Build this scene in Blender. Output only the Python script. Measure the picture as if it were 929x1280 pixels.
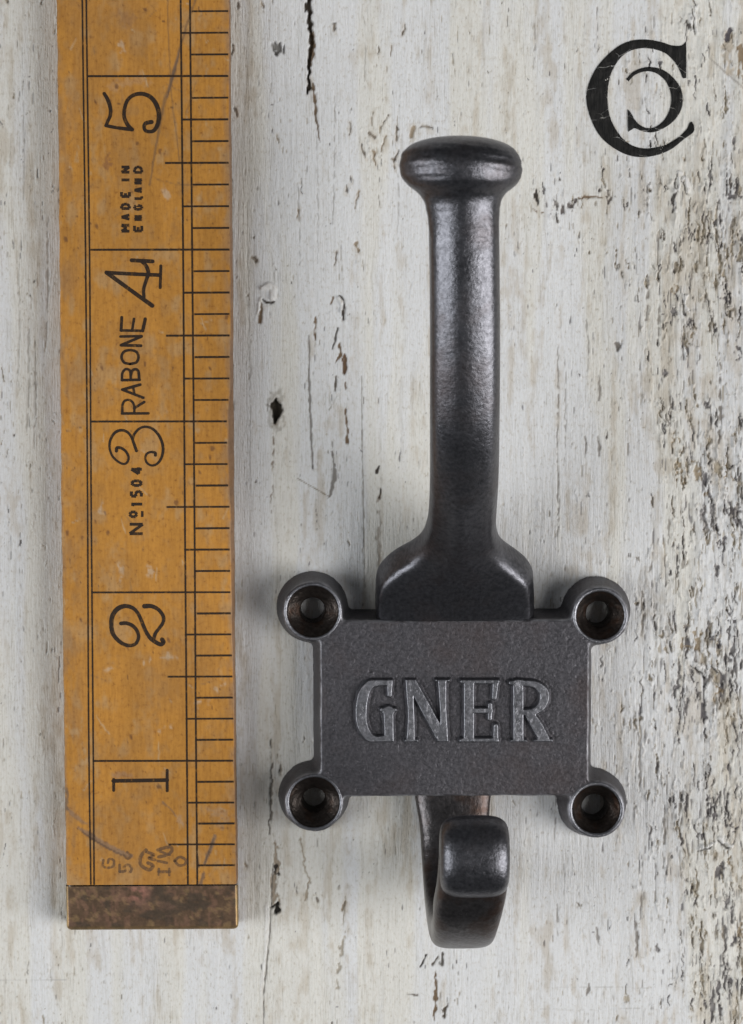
import bpy, math
import numpy as np
from mathutils import Vector, Matrix

# ------------------------------------------------------------------ scene, camera, light
for o in list(bpy.data.objects):
    bpy.data.objects.remove(o, do_unlink=True)
scene = bpy.context.scene
COL = scene.collection
MM = 0.001
MPX = 0.1203                       # millimetres per photo pixel on the board, picture centre
CAM = np.array([-11.4, 31.3, 420.0])   # mm; the board's top is z = 0, +y is up the picture
FPX = float(np.linalg.norm(CAM)) / MPX

cam_data = bpy.data.cameras.new("camera")
cam = bpy.data.objects.new("camera", cam_data)
COL.objects.link(cam)
scene.camera = cam
fwd = -CAM / np.linalg.norm(CAM)
right = np.cross(fwd, [0, 1, 0]); right /= np.linalg.norm(right)
up = np.cross(right, fwd)
cam.matrix_world = Matrix(((right[0], up[0], -fwd[0], CAM[0] * MM),
                           (right[1], up[1], -fwd[1], CAM[1] * MM),
                           (right[2], up[2], -fwd[2], CAM[2] * MM), (0, 0, 0, 1)))
cam_data.sensor_fit = 'VERTICAL'
cam_data.sensor_height = 24.0
cam_data.lens = 24.0 * FPX / 1280.0
cam_data.clip_start = 0.01
cam_data.clip_end = 20.0
cam_data.dof.use_dof = True
cam_data.dof.focus_distance = 0.409
cam_data.dof.aperture_fstop = 26.0

world = bpy.data.worlds.new("World")
scene.world = world
world.use_nodes = True
world.node_tree.nodes["Background"].inputs[0].default_value = (0.93, 0.97, 1.0, 1)
world.node_tree.nodes["Background"].inputs[1].default_value = 0.085


def area_light(name, loc, size, size_y, power, colour):
    d = bpy.data.lights.new(name, 'AREA')
    d.shape = 'RECTANGLE'; d.size = size; d.size_y = size_y
    d.energy = power; d.color = colour
    o = bpy.data.objects.new(name, d)
    COL.objects.link(o)
    o.location = loc
    o.rotation_euler = (-Vector(loc)).to_track_quat('-Z', 'Y').to_euler()
    return o


area_light("window_light_right", (0.72, -0.20, 0.52), 0.50, 0.85, 9.3, (1.0, 0.99, 0.975))
area_light("window_light_left", (-0.74, -0.14, 0.52), 0.46, 0.80, 5.9, (0.96, 0.985, 1.0))

scene.view_settings.view_transform = 'Standard'
scene.view_settings.look = 'None'
scene.view_settings.exposure = 0.0
scene.view_settings.gamma = 1.0
scene.view_settings.use_curve_mapping = False
scene.render.engine = 'CYCLES'


# ------------------------------------------------------------------ helpers
def P(px, py, z=0.0):
    """world point (mm) at height z seen at a photo pixel"""
    d = fwd * FPX + right * (px - 464.5) + up * (640.0 - py)
    t = (z - CAM[2]) / d[2]
    return CAM + d * t


def PA(pts, z=0.0):
    return np.array([P(p[0], p[1], z)[:2] for p in pts])


def sst(a, b, x):
    t = np.clip((x - a) / (b - a), 0, 1)
    return t * t * (3 - 2 * t)


def hash2(ix, iy, seed):
    h = (ix.astype(np.int64) * 374761393 + iy.astype(np.int64) * 668265263 + seed * 2147483647 + seed * 97) & 0xFFFFFFFF
    h = ((h ^ (h >> 13)) * 1274126177) & 0xFFFFFFFF
    h = ((h ^ (h >> 16)) * 2246822519) & 0xFFFFFFFF
    h = h ^ (h >> 15)
    return (h & 0xFFFFFF) / float(0xFFFFFF)


def vn(x, y, seed):
    xi = np.floor(x); yi = np.floor(y)
    fx = x - xi; fy = y - yi
    fx = fx * fx * (3 - 2 * fx); fy = fy * fy * (3 - 2 * fy)
    a = hash2(xi, yi, seed); b = hash2(xi + 1, yi, seed)
    c = hash2(xi, yi + 1, seed); d = hash2(xi + 1, yi + 1, seed)
    return (a * (1 - fx) + b * fx) * (1 - fy) + (c * (1 - fx) + d * fx) * fy


def fbm(x, y, seed, octv=3):
    s = 0; a = 1; t = 0
    for i in range(octv):
        s = s + a * vn(x * 2 ** i + 17.3 * i, y * 2 ** i + 5.1 * i, seed + i * 31)
        t += a; a *= 0.55
    return s / t


def seg_dist(X, Y, pts, w=None):
    """distance to a polyline, minus the (interpolated) half width"""
    best = np.full(X.shape, 1e9)
    for i in range(len(pts) - 1):
        ax, ay = pts[i][:2]; bx, by = pts[i + 1][:2]
        dx, dy = bx - ax, by - ay
        L = dx * dx + dy * dy + 1e-12
        t = np.clip(((X - ax) * dx + (Y - ay) * dy) / L, 0, 1)
        d = np.hypot(X - ax - t * dx, Y - ay - t * dy)
        if w is not None:
            d = d - (w[i] * (1 - t) + w[i + 1] * t)
        best = np.minimum(best, d)
    return best


def catmull(pts, n=10):
    pts = np.array(pts, float)
    if len(pts) < 3:
        t = np.linspace(0, 1, n + 1)[:, None]
        return pts[0] * (1 - t) + pts[-1] * t
    p = np.vstack([2 * pts[0] - pts[1], pts, 2 * pts[-1] - pts[-2]])
    out = []
    for i in range(1, len(p) - 2):
        for k in range(n):
            t = k / n
            out.append(0.5 * (2 * p[i] + (p[i + 1] - p[i - 1]) * t +
                              (2 * p[i - 1] - 5 * p[i] + 4 * p[i + 1] - p[i + 2]) * t * t +
                              (3 * p[i] - p[i - 1] - 3 * p[i + 1] + p[i + 2]) * t ** 3))
    out.append(pts[-1])
    return np.array(out)


def build(name, verts, faces, mat, parent=None, smooth=True, colour=None, attrs=None):
    """one mesh object; verts in world mm"""
    v = np.asarray(verts, float) * MM
    if parent is not None:
        q_ = parent
        while q_ is not None:
            v = v - np.array(q_.location); q_ = q_.parent
    me = bpy.data.meshes.new(name)
    faces = faces if isinstance(faces, list) else np.asarray(faces)
    if isinstance(faces, np.ndarray):
        n, k = faces.shape
        me.vertices.add(len(v)); me.vertices.foreach_set("co", v.astype(np.float32).ravel())
        me.loops.add(n * k); me.loops.foreach_set("vertex_index", faces.astype(np.int32).ravel())
        me.polygons.add(n)
        me.polygons.foreach_set("loop_start", np.arange(0, n * k, k, dtype=np.int32))
        me.update(calc_edges=True)
    else:
        me.from_pydata([tuple(p) for p in v], [], faces)
    me.validate()
    me.polygons.foreach_set("use_smooth", [smooth] * len(me.polygons))
    if colour is not None:
        at = me.color_attributes.new("albedo", 'FLOAT_COLOR', 'POINT')
        c = np.ones((len(v), 4), np.float32); c[:, :3] = colour
        at.data.foreach_set("color", c.ravel())
    for k_, a in (attrs or {}).items():
        at = me.attributes.new(k_, 'FLOAT', 'POINT')
        at.data.foreach_set("value", np.asarray(a, np.float32).ravel())
    me.materials.append(mat)
    o = bpy.data.objects.new(name, me)
    COL.objects.link(o)
    o.parent = parent
    return o


def grid_faces(ny, nx, keep=None, closed=False):
    i = np.arange(ny - 1)[:, None]; j = np.arange(nx if closed else nx - 1)[None, :]
    j2 = (j + 1) % nx
    f = np.stack([i * nx + j, i * nx + j2, (i + 1) * nx + j2, (i + 1) * nx + j], -1)
    if keep is not None:
        return f[keep]
    return f.reshape(-1, 4)


def compact(verts, faces, *arrs):
    used = np.unique(faces)
    m = np.full(len(verts), -1); m[used] = np.arange(len(used))
    return (verts[used], m[faces]) + tuple(a[used] for a in arrs)


def empty(name, loc, label, cat):
    o = bpy.data.objects.new(name, None)
    o.empty_display_size = 0.01
    o.location = np.array(loc) * MM
    COL.objects.link(o)
    o["label"] = label; o["category"] = cat
    return o


# ------------------------------------------------------------------ materials
class NT:
    def __init__(self, name):
        self.m = bpy.data.materials.new(name); self.m.use_nodes = True
        self.t = self.m.node_tree; self.n = self.t.nodes
        self.b = self.n["Principled BSDF"]; self.out = self.n["Material Output"]

    def add(self, typ, ins=None, **kw):
        nd = self.n.new(typ)
        for k, v in kw.items():
            setattr(nd, k, v)
        for k, v in (ins or {}).items():
            if hasattr(v, 'is_linked') or isinstance(v, bpy.types.NodeSocket):
                self.t.links.new(v, nd.inputs[k])
            else:
                nd.inputs[k].default_value = v
        return nd

    def link(self, a, b):
        self.t.links.new(a, b)

    def coords(self, scale):
        tc = self.add('ShaderNodeTexCoord')
        mp = self.add('ShaderNodeMapping', {'Vector': tc.outputs['Object'], 'Scale': scale})
        return mp.outputs[0]

    def noise(self, vec, scale, detail=3, rough=0.55):
        return self.add('ShaderNodeTexNoise', {'Vector': vec, 'Scale': scale, 'Detail': detail, 'Roughness': rough}).outputs[0]

    def ramp(self, fac, stops):
        r = self.add('ShaderNodeValToRGB', {'Fac': fac})
        e = r.color_ramp.elements
        while len(e) < len(stops):
            e.new(0.5)
        for el, (p, c) in zip(e, stops):
            el.position = p
            el.color = (c, c, c, 1) if not isinstance(c, tuple) else (*c, 1)
        return r.outputs[0]

    def mix(self, fac, a, b, mode='MIX'):
        nd = self.add('ShaderNodeMix', data_type='RGBA', blend_type=mode)
        for k, v in ((0, fac), (6, a), (7, b)):
            if isinstance(v, bpy.types.NodeSocket):
                self.link(v, nd.inputs[k])
            else:
                nd.inputs[k].default_value = v if k == 0 else (*v, 1)
        return nd.outputs[2]

    def bump(self, h, strength, dist):
        bp = self.add('ShaderNodeBump', {'Height': h, 'Strength': strength, 'Distance': dist})
        self.link(bp.outputs[0], self.b.inputs['Normal'])
        return bp

    def math(self, op, a, b):
        nd = self.add('ShaderNodeMath', operation=op)
        for k, v in ((0, a), (1, b)):
            if isinstance(v, bpy.types.NodeSocket):
                self.link(v, nd.inputs[k])
            else:
                nd.inputs[k].default_value = v
        return nd.outputs[0]


def mat_board():
    t = NT("painted_wood")
    at = t.add('ShaderNodeAttribute', attribute_name="albedo").outputs[0]
    streak = t.noise(t.coords((5200, 330, 1000)), 1.0, 4, 0.6)
    grain = t.noise(t.coords((2600, 1500, 1000)), 1.0, 3, 0.6)
    patch = t.ramp(t.noise(t.coords((160, 45, 100)), 1.0, 3), [(0.35, 0.15), (0.65, 1.0)])
    c = t.mix(patch, at, t.ramp(streak, [(0.26, (0.62, 0.60, 0.57)), (0.40, (0.90, 0.89, 0.87)), (0.52, (1, 1, 1)), (0.75, (1.06, 1.06, 1.06))]), 'MULTIPLY')
    c = t.mix(1.0, c, t.ramp(grain, [(0.27, (0.74, 0.70, 0.65)), (0.40, (0.95, 0.94, 0.92)), (0.55, (1, 1, 1))]), 'MULTIPLY')
    t.link(c, t.b.inputs['Base Color'])
    t.b.inputs['Roughness'].default_value = 0.62
    t.b.inputs['Specular IOR Level'].default_value = 0.3
    t.bump(t.math('ADD', t.math('MULTIPLY', streak, 0.7), t.math('MULTIPLY', grain, 0.5)), 0.8, 0.00018)
    return t.m


def mat_rule_wood():
    t = NT("boxwood")
    at = t.add('ShaderNodeAttribute', attribute_name="albedo").outputs[0]
    g = t.noise(t.coords((2200, 260, 800)), 1.0, 4, 0.6)
    g2 = t.noise(t.coords((1500, 1300, 800)), 1.0, 4, 0.65)
    c = t.mix(1.0, at, t.ramp(g, [(0.3, (0.86, 0.82, 0.76)), (0.6, (1.03, 1.03, 1.03))]), 'MULTIPLY')
    c = t.mix(1.0, c, t.ramp(g2, [(0.24, (0.50, 0.42, 0.38)), (0.40, (0.92, 0.90, 0.88)), (0.52, (1, 1, 1)), (0.8, (1.10, 1.10, 1.14))]), 'MULTIPLY')
    t.link(c, t.b.inputs['Base Color'])
    t.link(t.ramp(g2, [(0.3, 0.62), (0.7, 0.48)]), t.b.inputs['Roughness'])
    t.b.inputs['Specular IOR Level'].default_value = 0.3
    t.bump(g, 0.35, 0.00006)
    return t.m


def mat_ink(name, col, thin, thick):
    t = NT(name)
    n = t.noise(t.coords((1700, 900, 800)), 1.0, 4, 0.7)
    t.b.inputs['Base Color'].default_value = (*col, 1)
    t.b.inputs['Roughness'].default_value = 0.6
    t.b.inputs['Specular IOR Level'].default_value = 0.25
    t.link(t.ramp(n, [(0.30, thin), (0.5, thick)]), t.b.inputs['Alpha'])
    return t.m


def mat_emblem():
    t = NT("black_paint")
    v = t.coords((1, 1, 1))
    w = t.noise(v, 420.0, 3)
    vw = t.add('ShaderNodeVectorMath', {0: v, 1: (0, 0, 0)}, operation='ADD')
    sc = t.add('ShaderNodeVectorMath', {0: w, 1: (0.0016, 0.0016, 0)}, operation='MULTIPLY')
    t.link(sc.outputs[0], vw.inputs[1])
    vo = t.add('ShaderNodeTexVoronoi', {'Vector': vw.outputs[0], 'Scale': 300.0}, feature='DISTANCE_TO_EDGE').outputs[0]
    brk = t.noise(v, 300.0, 2)
    edge = t.ramp(vo, [(0.004, 0.15), (0.016, 1.0)])
    hide = t.ramp(brk, [(0.42, 0.0), (0.54, 1.0)])
    a = t.math('MAXIMUM', edge, hide)
    t.link(a, t.b.inputs['Alpha'])
    t.link(t.ramp(t.noise(t.coords((1600, 600, 500)), 1.0, 4, .7), [(0.40, (0.004, 0.004, 0.004)), (0.62, (0.014, 0.013, 0.012)), (0.80, (0.03, 0.029, 0.028))]), t.b.inputs['Base Color'])
    t.b.inputs['Roughness'].default_value = 0.6
    t.b.inputs['Specular IOR Level'].default_value = 0.22
    n = t.noise(t.coords((3000, 400, 500)), 1.0, 3)
    t.bump(n, 0.6, 0.0002)
    return t.m


def mat_iron(name, base, rough, grain, rust, metallic=0.85, rscale=150.0, bump=0.35, lumps=1.6):
    t = NT(name)
    v = t.coords((1, 1, 1))
    fine = t.noise(v, grain, 4, 0.65)
    big = t.noise(v, rscale, 4, 0.6)
    c = t.mix(t.ramp(fine, [(0.3, 0.0), (0.72, 1.0)]), tuple(b * 0.66 for b in base), tuple(b * 1.45 for b in base))
    c = t.mix(t.ramp(big, [(0.50, 0.0), (0.72, rust)]), c, (0.060, 0.030, 0.018))
    t.link(c, t.b.inputs['Base Color'])
    t.b.inputs['Metallic'].default_value = metallic
    t.link(t.ramp(big, [(0.3, rough - 0.05), (0.7, rough + 0.1)]), t.b.inputs['Roughness'])
    mid = t.noise(v, 420.0, 4, 0.6)
    wear = t.add('ShaderNodeAttribute', attribute_name="rubbed").outputs['Fac']
    wf = t.math('MULTIPLY', wear, t.ramp(mid, [(0.34, 0.0), (0.62, 1.0)]))
    c = t.mix(wf, c, (0.36, 0.36, 0.385))
    t.link(c, t.b.inputs['Base Color'])
    t.bump(t.math('ADD', fine, t.math('MULTIPLY', mid, lumps)), bump, 0.00012)
    return t.m


def mat_brass(name):
    t = NT(name)
    at = t.add('ShaderNodeAttribute', attribute_name="albedo").outputs[0]
    pol = t.add('ShaderNodeAttribute', attribute_name="polish").outputs['Fac']
    n = t.noise(t.coords((1, 1, 1)), 1500.0, 4, 0.7)
    c = t.mix(1.0, at, t.ramp(n, [(0.3, (0.7, 0.68, 0.64)), (0.65, (1.15, 1.13, 1.1))]), 'MULTIPLY')
    t.link(c, t.b.inputs['Base Color'])
    t.link(t.ramp(pol, [(0.0, 0.35), (1.0, 1.0)]), t.b.inputs['Metallic'])
    t.link(t.ramp(pol, [(0.0, 0.5), (1.0, 0.3)]), t.b.inputs['Roughness'])
    t.bump(n, 0.3, 0.00005)
    return t.m


M_BOARD = mat_board()
M_RULE = mat_rule_wood()
M_INK = mat_ink("black_print", (0.026, 0.015, 0.009), 0.38, 0.96)
M_FAINT = mat_ink("worn_print", (0.16, 0.095, 0.055), 0.0, 0.6)
M_EMBLEM = mat_emblem()
M_PLATE = mat_iron("sand_cast_iron", (0.080, 0.077, 0.085), 0.46, 2200.0, 0.30, 0.85, 90.0, 0.8, 0.5)
M_ARM = mat_iron("worn_iron", (0.106, 0.106, 0.118), 0.33, 1700.0, 0.34, 0.95, 130.0, 0.55)
M_LOW = mat_iron("brown_iron", (0.088, 0.082, 0.084), 0.31, 1700.0, 0.85, 0.95, 190.0, 0.5)
M_LETTER = mat_iron("rubbed_iron", (0.205, 0.206, 0.225), 0.38, 1900.0, 0.1, 0.92, 150.0, 0.6)
M_RUST = mat_iron("rusty_iron", (0.058, 0.048, 0.043), 0.34, 1300.0, 0.9, 0.85, 420.0, 1.0)
M_BRASS = mat_brass("patinated_brass")


# ------------------------------------------------------------------ painted board (the surface)
def axis(lo, a, b, hi, step, grow=1.12, cap=1.2):
    mid = list(np.arange(a, b, step))
    def out(start, end, sgn):
        r = []; p = start; s = step
        while sgn * (end - p) > 0:
            s = min(s * grow, cap); p += sgn * s; r.append(p)
        return r
    return np.array(out(a, lo, -1)[::-1] + mid + out(mid[-1], hi, 1))


BX = axis(-140, -60, 60, 140, 0.14)
BY = axis(-165, -83, 83, 165, 0.185)
X, Y = np.meshgrid(BX, BY)
U = X / MPX + 464.5
V = 640.0 - Y / MPX

wob = (fbm(X / 9.0, Y / 24.0, 5, 3) - 0.5) * 1.6
Xw = X + wob + (vn(X / 1.2, Y / 5.0, 8) - 0.5) * 0.25

# how worn the paint is: sound in the middle, flaking towards the right-hand edge
low = fbm(X / 14.0, Y / 22.0, 11, 3)
edge_r = sst(765, 960, U + (low - 0.5) * 260)
D = 0.20 + 0.20 * sst(600, 830, U) + 0.12 * sst(300, 80, U)
for (cx, cy, rx, ry, a) in [(885, 330, 70, 110, .45), (905, 610, 45, 90, .4), (890, 840, 60, 80, .45), (880, 1060, 70, 160, .40),
                            (868, 60, 60, 60, .12), (905, 1230, 60, 90, .35), (470, 180, 60, 30, .35), (715, 250, 60, 26, .35),
                            (560, 1235, 70, 50, .25), (425, 500, 22, 120, .25), (590, 60, 200, 60, .08), (845, 560, 40, 60, .3),
                            (700, 270, 40, 40, .2), (20, 380, 40, 300, .12)]:
    q = PA([(cx, cy)])[0]
    D = D + a * np.exp(-(((X - q[0]) / (rx * MPX)) ** 2 + ((Y - q[1]) / (ry * MPX)) ** 2))
D = D + 0.36 * edge_r * (0.35 + 0.65 * sst(120, 260, V))

nA = 0.62 * vn(Xw / 0.33, Y / 2.3 + vn(X / 0.42, Y * 0, 3) * 9, 21) + 0.38 * vn(Xw / 0.19, Y / 1.1, 22)
thA = 0.880 - 0.190 * D
chipA = sst(thA, thA + 0.07, nA)
nB = fbm((Xw + (vn(X / 0.7, Y / 0.7, 44) - .5) * .5) / 0.42, (Y + (vn(X / 0.6, Y / 0.6, 45) - .5) * .9) / 2.3, 41, 3)
thB = 0.855 - 0.30 * np.clip(D - 0.22, 0, 1.1)
chipB = sst(thB, thB + 0.05, nB)
nC = vn(X / 0.34, Y / 0.45, 61)
chipC = sst(0.975 - 0.02 * D, 0.995 - 0.02 * D, nC) * (vn(X / 6, Y / 6, 62) > 0.42)
liftB = sst(thB - 0.07, thB, nB) * (1 - chipB)            # paint curling up beside a chip

H = (fbm(X / 30.0, Y / 60.0, 71, 2) - 0.5) * 0.22 + (fbm(Xw / 1.6, Y / 22.0, 72, 3) - 0.5) * 0.10 \
    + (vn(Xw / 0.33, Y / 5.0, 73) - 0.5) * 0.035
H = H + edge_r * (fbm(Xw / 1.3, Y / 3.2, 74, 3) - 0.5) * 0.55
chip = np.maximum.reduce([chipA * 0.78, chipB * 0.92, chipC])
H = H - chipA * 0.13 - chipB * 0.26 - chipC * 0.10 + liftB * 0.20 * (0.3 + D)
deep = sst(0.46, 0.74, vn(X / 1.4, Y / 3.0, 81) * 0.75 + vn(X / 0.4, Y / 0.9, 82) * 0.25)

# colours of paint, stained paint, bare wood
tone = 0.955 + 0.085 * (fbm(Xw / 2.4, Y / 45.0, 91, 3)) + 0.03 * (low - 0.5)
warm = sst(0.46, 0.66, fbm(Xw / 4.5, Y / 60.0, 92, 3) + 0.05)
C = np.empty(X.shape + (3,))
for k, (cool, wm) in enumerate(zip((0.676, 0.679, 0.688), (0.682, 0.668, 0.630))):
    C[..., k] = (cool * (1 - warm) + wm * warm) * tone
stain = sst(0.52, 0.74, 0.6 * fbm(Xw / 1.3, Y / 16.0, 93, 3) + 0.4 * fbm(X / 1.1, Y / 2.2, 94, 3) + 0.14 * (D - 0.3)) * 0.44
hair = sst(0.80, 0.93, vn(Xw / 0.26, Y / 9.0, 95)) * (0.16 + 0.22 * D)
TAN = np.array((0.42, 0.345, 0.245)); HAIR = np.array((0.34, 0.31, 0.27))


def blend(col, w):
    global C
    C = C * (1 - w[..., None]) + np.asarray(col) * w[..., None]


blend(TAN, stain)
blend(HAIR, hair)
halo = sst(thB - 0.10, thB + 0.01, nB) * 0.20 * np.clip(D, 0, 1)
blend((0.50, 0.44, 0.35), halo)
WOOD = np.array((0.235, 0.165, 0.095)); GREY = np.array((0.070, 0.064, 0.068))
tanw = np.array((0.39, 0.335, 0.255)); 
pick = vn(X / 2.2, Y / 5.0, 83)
lightw = (tanw * sst(.30, .55, pick)[..., None] + np.array((0.25, 0.235, 0.235)) * (1 - sst(.30, .55, pick))[..., None])
bare = lightw * (1 - deep[..., None]) + (GREY * 1.6) * deep[..., None]
fib = 0.75 + 0.5 * vn(Xw / 0.22, Y / 2.2, 97)
C = C * (1 - chip[..., None]) + bare * fib[..., None] * chip[..., None]


def region(pts, pad):
    lo = pts.min(0) - pad; hi = pts.max(0) + pad
    i0, i1 = np.searchsorted(BY, [lo[1], hi[1]]); j0, j1 = np.searchsorted(BX, [lo[0], hi[0]])
    return slice(i0, i1), slice(j0, j1)


def mark(pts, w, col, depth, soft=0.10, strength=1.0, rough=0.0, seed=1, dots=0.0):
    """a crack, chip or line on the board: half widths w (px), depth (mm, negative raises)"""
    global C, H
    q = catmull(PA(pts), 6) if len(pts) > 1 else PA([pts[0], (pts[0][0], pts[0][1] + .01)])
    ww = np.interp(np.linspace(0, 1, len(q)), np.linspace(0, 1, len(w)), w) * MPX
    s = region(q, max(ww) + 1.5)
    if s[0].start == s[0].stop or s[1].start == s[1].stop:
        return
    x, y = X[s], Y[s]
    xr = x + (vn(x / 0.5, y / 0.8, seed) - .5) * rough + (vn(x / 0.22, y / 0.4, seed + 1) - .5) * rough * .5
    yr = y + (vn(x / 0.6, y / 0.6, seed + 2) - .5) * rough
    d = seg_dist(xr, yr, q)
    wm_ = float(np.mean(ww))
    wl = seg_dist(xr, yr, q, ww)
    wl = d - wl                                   # local half width
    d = d - wl * (0.30 + 1.35 * vn(x / 0.34, y / 0.62, seed + 8)) if 0.03 < depth < 1.0 else d - wl
    a = sst(soft, -soft * 0.6, d) * strength
    if depth > 0.1:
        H[s] = H[s] + 0.07 * np.exp(-((d - 0.16) / 0.10) ** 2) * (vn(x / 0.8, y / 1.2, seed + 9) - .2)
    if dots:
        a = a * sst(dots, dots + 0.15, vn(x / 0.5, y / 0.9, seed + 5))
    C[s] = C[s] * (1 - a[..., None]) + np.asarray(col) * a[..., None]
    H[s] = H[s] - depth * a


DK = (0.045, 0.035, 0.028); BR = (0.17, 0.115, 0.07); GY = (0.26, 0.25, 0.25); WH = (0.74, 0.73, 0.72)
mark([(386, -150), (387, -60), (386, 0), (388, 30), (389, 60), (386, 85), (387, 105), (385, 118)], [2.6, 2.6, 3.4, 2.8, 2.8, 2.0, 2.2, .8], (0.075, .058, .042), 0.8, rough=.35, seed=101)
mark([(390, 40), (392, 66), (389, 80)], [1.5, 2.5, 1], BR, 0.3, rough=.4, seed=102)
mark([(391, 104), (394, 130), (397, 160), (400, 178)], [1.4, 1.6, .8, .3], BR, 0.2, rough=.2, seed=103)
mark([(346, 500), (345, 508), (346, 514), (344, 527)], [1, 5.6, 6.0, 1.2], (0.012, 0.010, 0.009), 1.8, soft=.2, rough=.45, seed=104)
mark([(334, 507), (345, 510), (353, 512)], [.6, 3, .6], (0.05, 0.04, 0.03), .1, soft=.2, rough=.4, seed=99, strength=.8)
mark([(345, 500), (345, 528)], [8.5, 8], (0.20, 0.17, 0.13), 0.05, soft=.4, strength=.45, rough=.8, seed=105)
mark([(344, 530), (342, 560), (341, 600), (339, 640)], [1.6, 1.4, 1.2, .6], BR, 0.12, rough=.4, seed=106, dots=.35, strength=.8)
mark([(342, 57), (348, 61)], [3.5, 6], (0.20, 0.19, 0.18), 0.5, soft=.18, rough=.3, seed=107)
mark([(327, 361), (341, 358), (342, 372)], [2.2, 4.2, 3], WH, -0.30, rough=.3, seed=108)
mark([(327, 374), (334, 378), (342, 377)], [1.0, 1.6, 1.2], DK, 0.15, rough=.3, seed=109)
mark([(326, 380), (325, 395), (325, 403)], [1.2, 1.6, 1.4], BR, 0.15, rough=.4, seed=110)
mark([(326, 374), (322, 392)], [1.5, 1.0], WH, -0.15, seed=111)
mark([(424, 372), (429, 380), (428, 390)], [1.8, 2.4, 1.6], WH, -0.30, rough=.2, seed=112)
mark([(424, 370), (430, 377), (429, 398)], [.9, 1.0, 2.4], DK, 0.18, rough=.2, seed=113)
mark([(417, 372), (413, 380)], [1.6, 1.0], BR, .1, rough=.3, seed=114)
mark([(386, 420), (387, 490), (390, 560), (391, 585)], [.7, 1.2, 1.2, .6], (0.12, .10, .08), 0.12, rough=.12, seed=115, strength=.8)
mark([(398, 388), (394, 410), (397, 440)], [1.2, 1.5, .8], BR, .1, rough=.4, seed=116, dots=.4)
mark([(423, 410), (416, 435)], [.8, 1.5], (0.10, .09, .08), .15, rough=.2, seed=117)
mark([(424, 430), (426, 442), (420, 452)], [1.2, 1.8, 1], BR, .15, rough=.3, seed=118)
mark([(431, 445), (431, 465)], [2.2, 2.6], (0.13, .075, .04), .2, rough=.2, seed=119)
mark([(421, 470), (419, 488)], [.8, 1.8], (0.13, .11, .09), .15, rough=.2, seed=120)
mark([(432, 478), (433, 520), (434, 555)], [.8, 1.2, 2.0], BR, .15, rough=.35, seed=121, dots=.3)
mark([(415, 565), (419, 595), (411, 622)], [1.4, 2.2, .7], (0.14, .12, .10), .15, rough=.4, seed=122, strength=.8)
mark([(372, 598), (412, 621)], [.4, .7], (0.25, .21, .16), .05, seed=123)
mark([(452, 470), (453, 560), (455, 660), (456, 735)], [.5, .6, .8, .5], (0.18, .16, .13), .08, rough=.1, seed=124, strength=.75)
mark([(474, 582), (471, 590)], [1, 1.8], DK, .12, rough=.2, seed=125)
mark([(476, 612), (474, 622)], [.8, 1.6], DK, .12, rough=.2, seed=126)
mark([(474, 600), (473, 660), (475, 720)], [1.5, 2, 1.5], BR, .06, soft=.3, rough=.6, seed=127, dots=.35, strength=.6)
# chips in an arc over the arm's knob
for i, (a, b, w) in enumerate([((467, 140), (464, 155), 1.4), ((463, 166), (468, 171), 3.4), ((497, 160), (496, 172), 2.8), ((516, 160), (514, 170), 3.6),
                               ((438, 155), (437, 166), 1.5), ((452, 182), (456, 193), 1.6), ((467, 190), (469, 203), 2.4), ((492, 200), (494, 208), 2.4),
                               ((498, 188), (495, 198), 2.0), ((484, 170), (478, 186), 1.0), ((485, 146), (477, 158), .8), ((527, 158), (540, 160), 1.6),
                               ((449, 240), (443, 258), 1.1), ((433, 234), (433, 238), 1.6), ((438, 222), (438, 224), 1.6), ((372, 262), (373, 270), 1.8),
                               ((376, 225), (376, 240), 1.0), ((506, 32), (504, 42), 1.8), ((490, 58), (489, 68), 1.4), ((473, 60), (473, 66), 1.2),
                               ((417, 30), (418, 36), 2.0), ((347, 170), (349, 176), 1.4), ((340, 161), (341, 163), 1.2), ((297, 3), (297, 9), 1.6),
                               ((326, 2), (327, 8), 1.6), ((291, 58), (290, 66), 2.2), ((294, 136), (296, 142), 2.2), ((445, 305), (447, 312), 3.6),
                               ((316, 322), (319, 326), 3.2), ((421, 315), (418, 330), 1.4), ((306, 1082), (308, 1084), 1.9), ((395, 1123), (396, 1126), 2.4),
                               ((371, 1111), (372, 1114), 1.6), ((431, 1128), (429, 1136), 2.2), ((351, 958), (351, 966), 1.8), ((347, 944), (348, 948), 1.2)]):
    w *= .62
    mark([(a[0] - .5, a[1] - 2), a, b, (b[0] + .5, b[1] + 3)], [w * .2, w, w * .9, w * .1], (0.10, .08, .065) if i % 3 else (0.25, .18, .11), .22, rough=.42, seed=200 + 7 * i, strength=.9)
    mark([(a[0], a[1] - 2), (b[0], b[1] + 5)], [w * 1.5, w * 1.8], (0.45, .38, .29), .0, soft=.3, rough=.7, seed=203 + 7 * i, strength=.35, dots=.2)
mark([(665, 262), (676, 266), (690, 262)], [1, 1.2, .8], BR, .08, rough=.6, seed=401, dots=.4)
mark([(699, 275), (703, 264), (712, 257), (720, 252)], [2.2, 2.8, 2.8, 1], (0.15, .13, .12), .2, rough=1.0, seed=402, dots=.3)
mark([(726, 248), (734, 246), (748, 247), (756, 246)], [2.2, 1.4, .8, 1], BR, .12, rough=.6, seed=403)
mark([(762, 238), (763, 249)], [2.4, 2.8], (0.16, .14, .125), .2, rough=1.0, seed=404, dots=.25)
mark([(669, 238), (671, 246), (672, 258)], [1.0, 2.6, .6], DK, .2, rough=.6, seed=405)
mark([(784, 356), (773, 334), (771, 332)], [.8, 1.6, .8], (0.2, .18, .15), .2, rough=.8, seed=406, dots=.3)
mark([(768, 430), (773, 431), (773, 437)], [1, 3.0, 1.6], (0.24, .22, .20), .3, rough=.3, seed=407)
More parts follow.
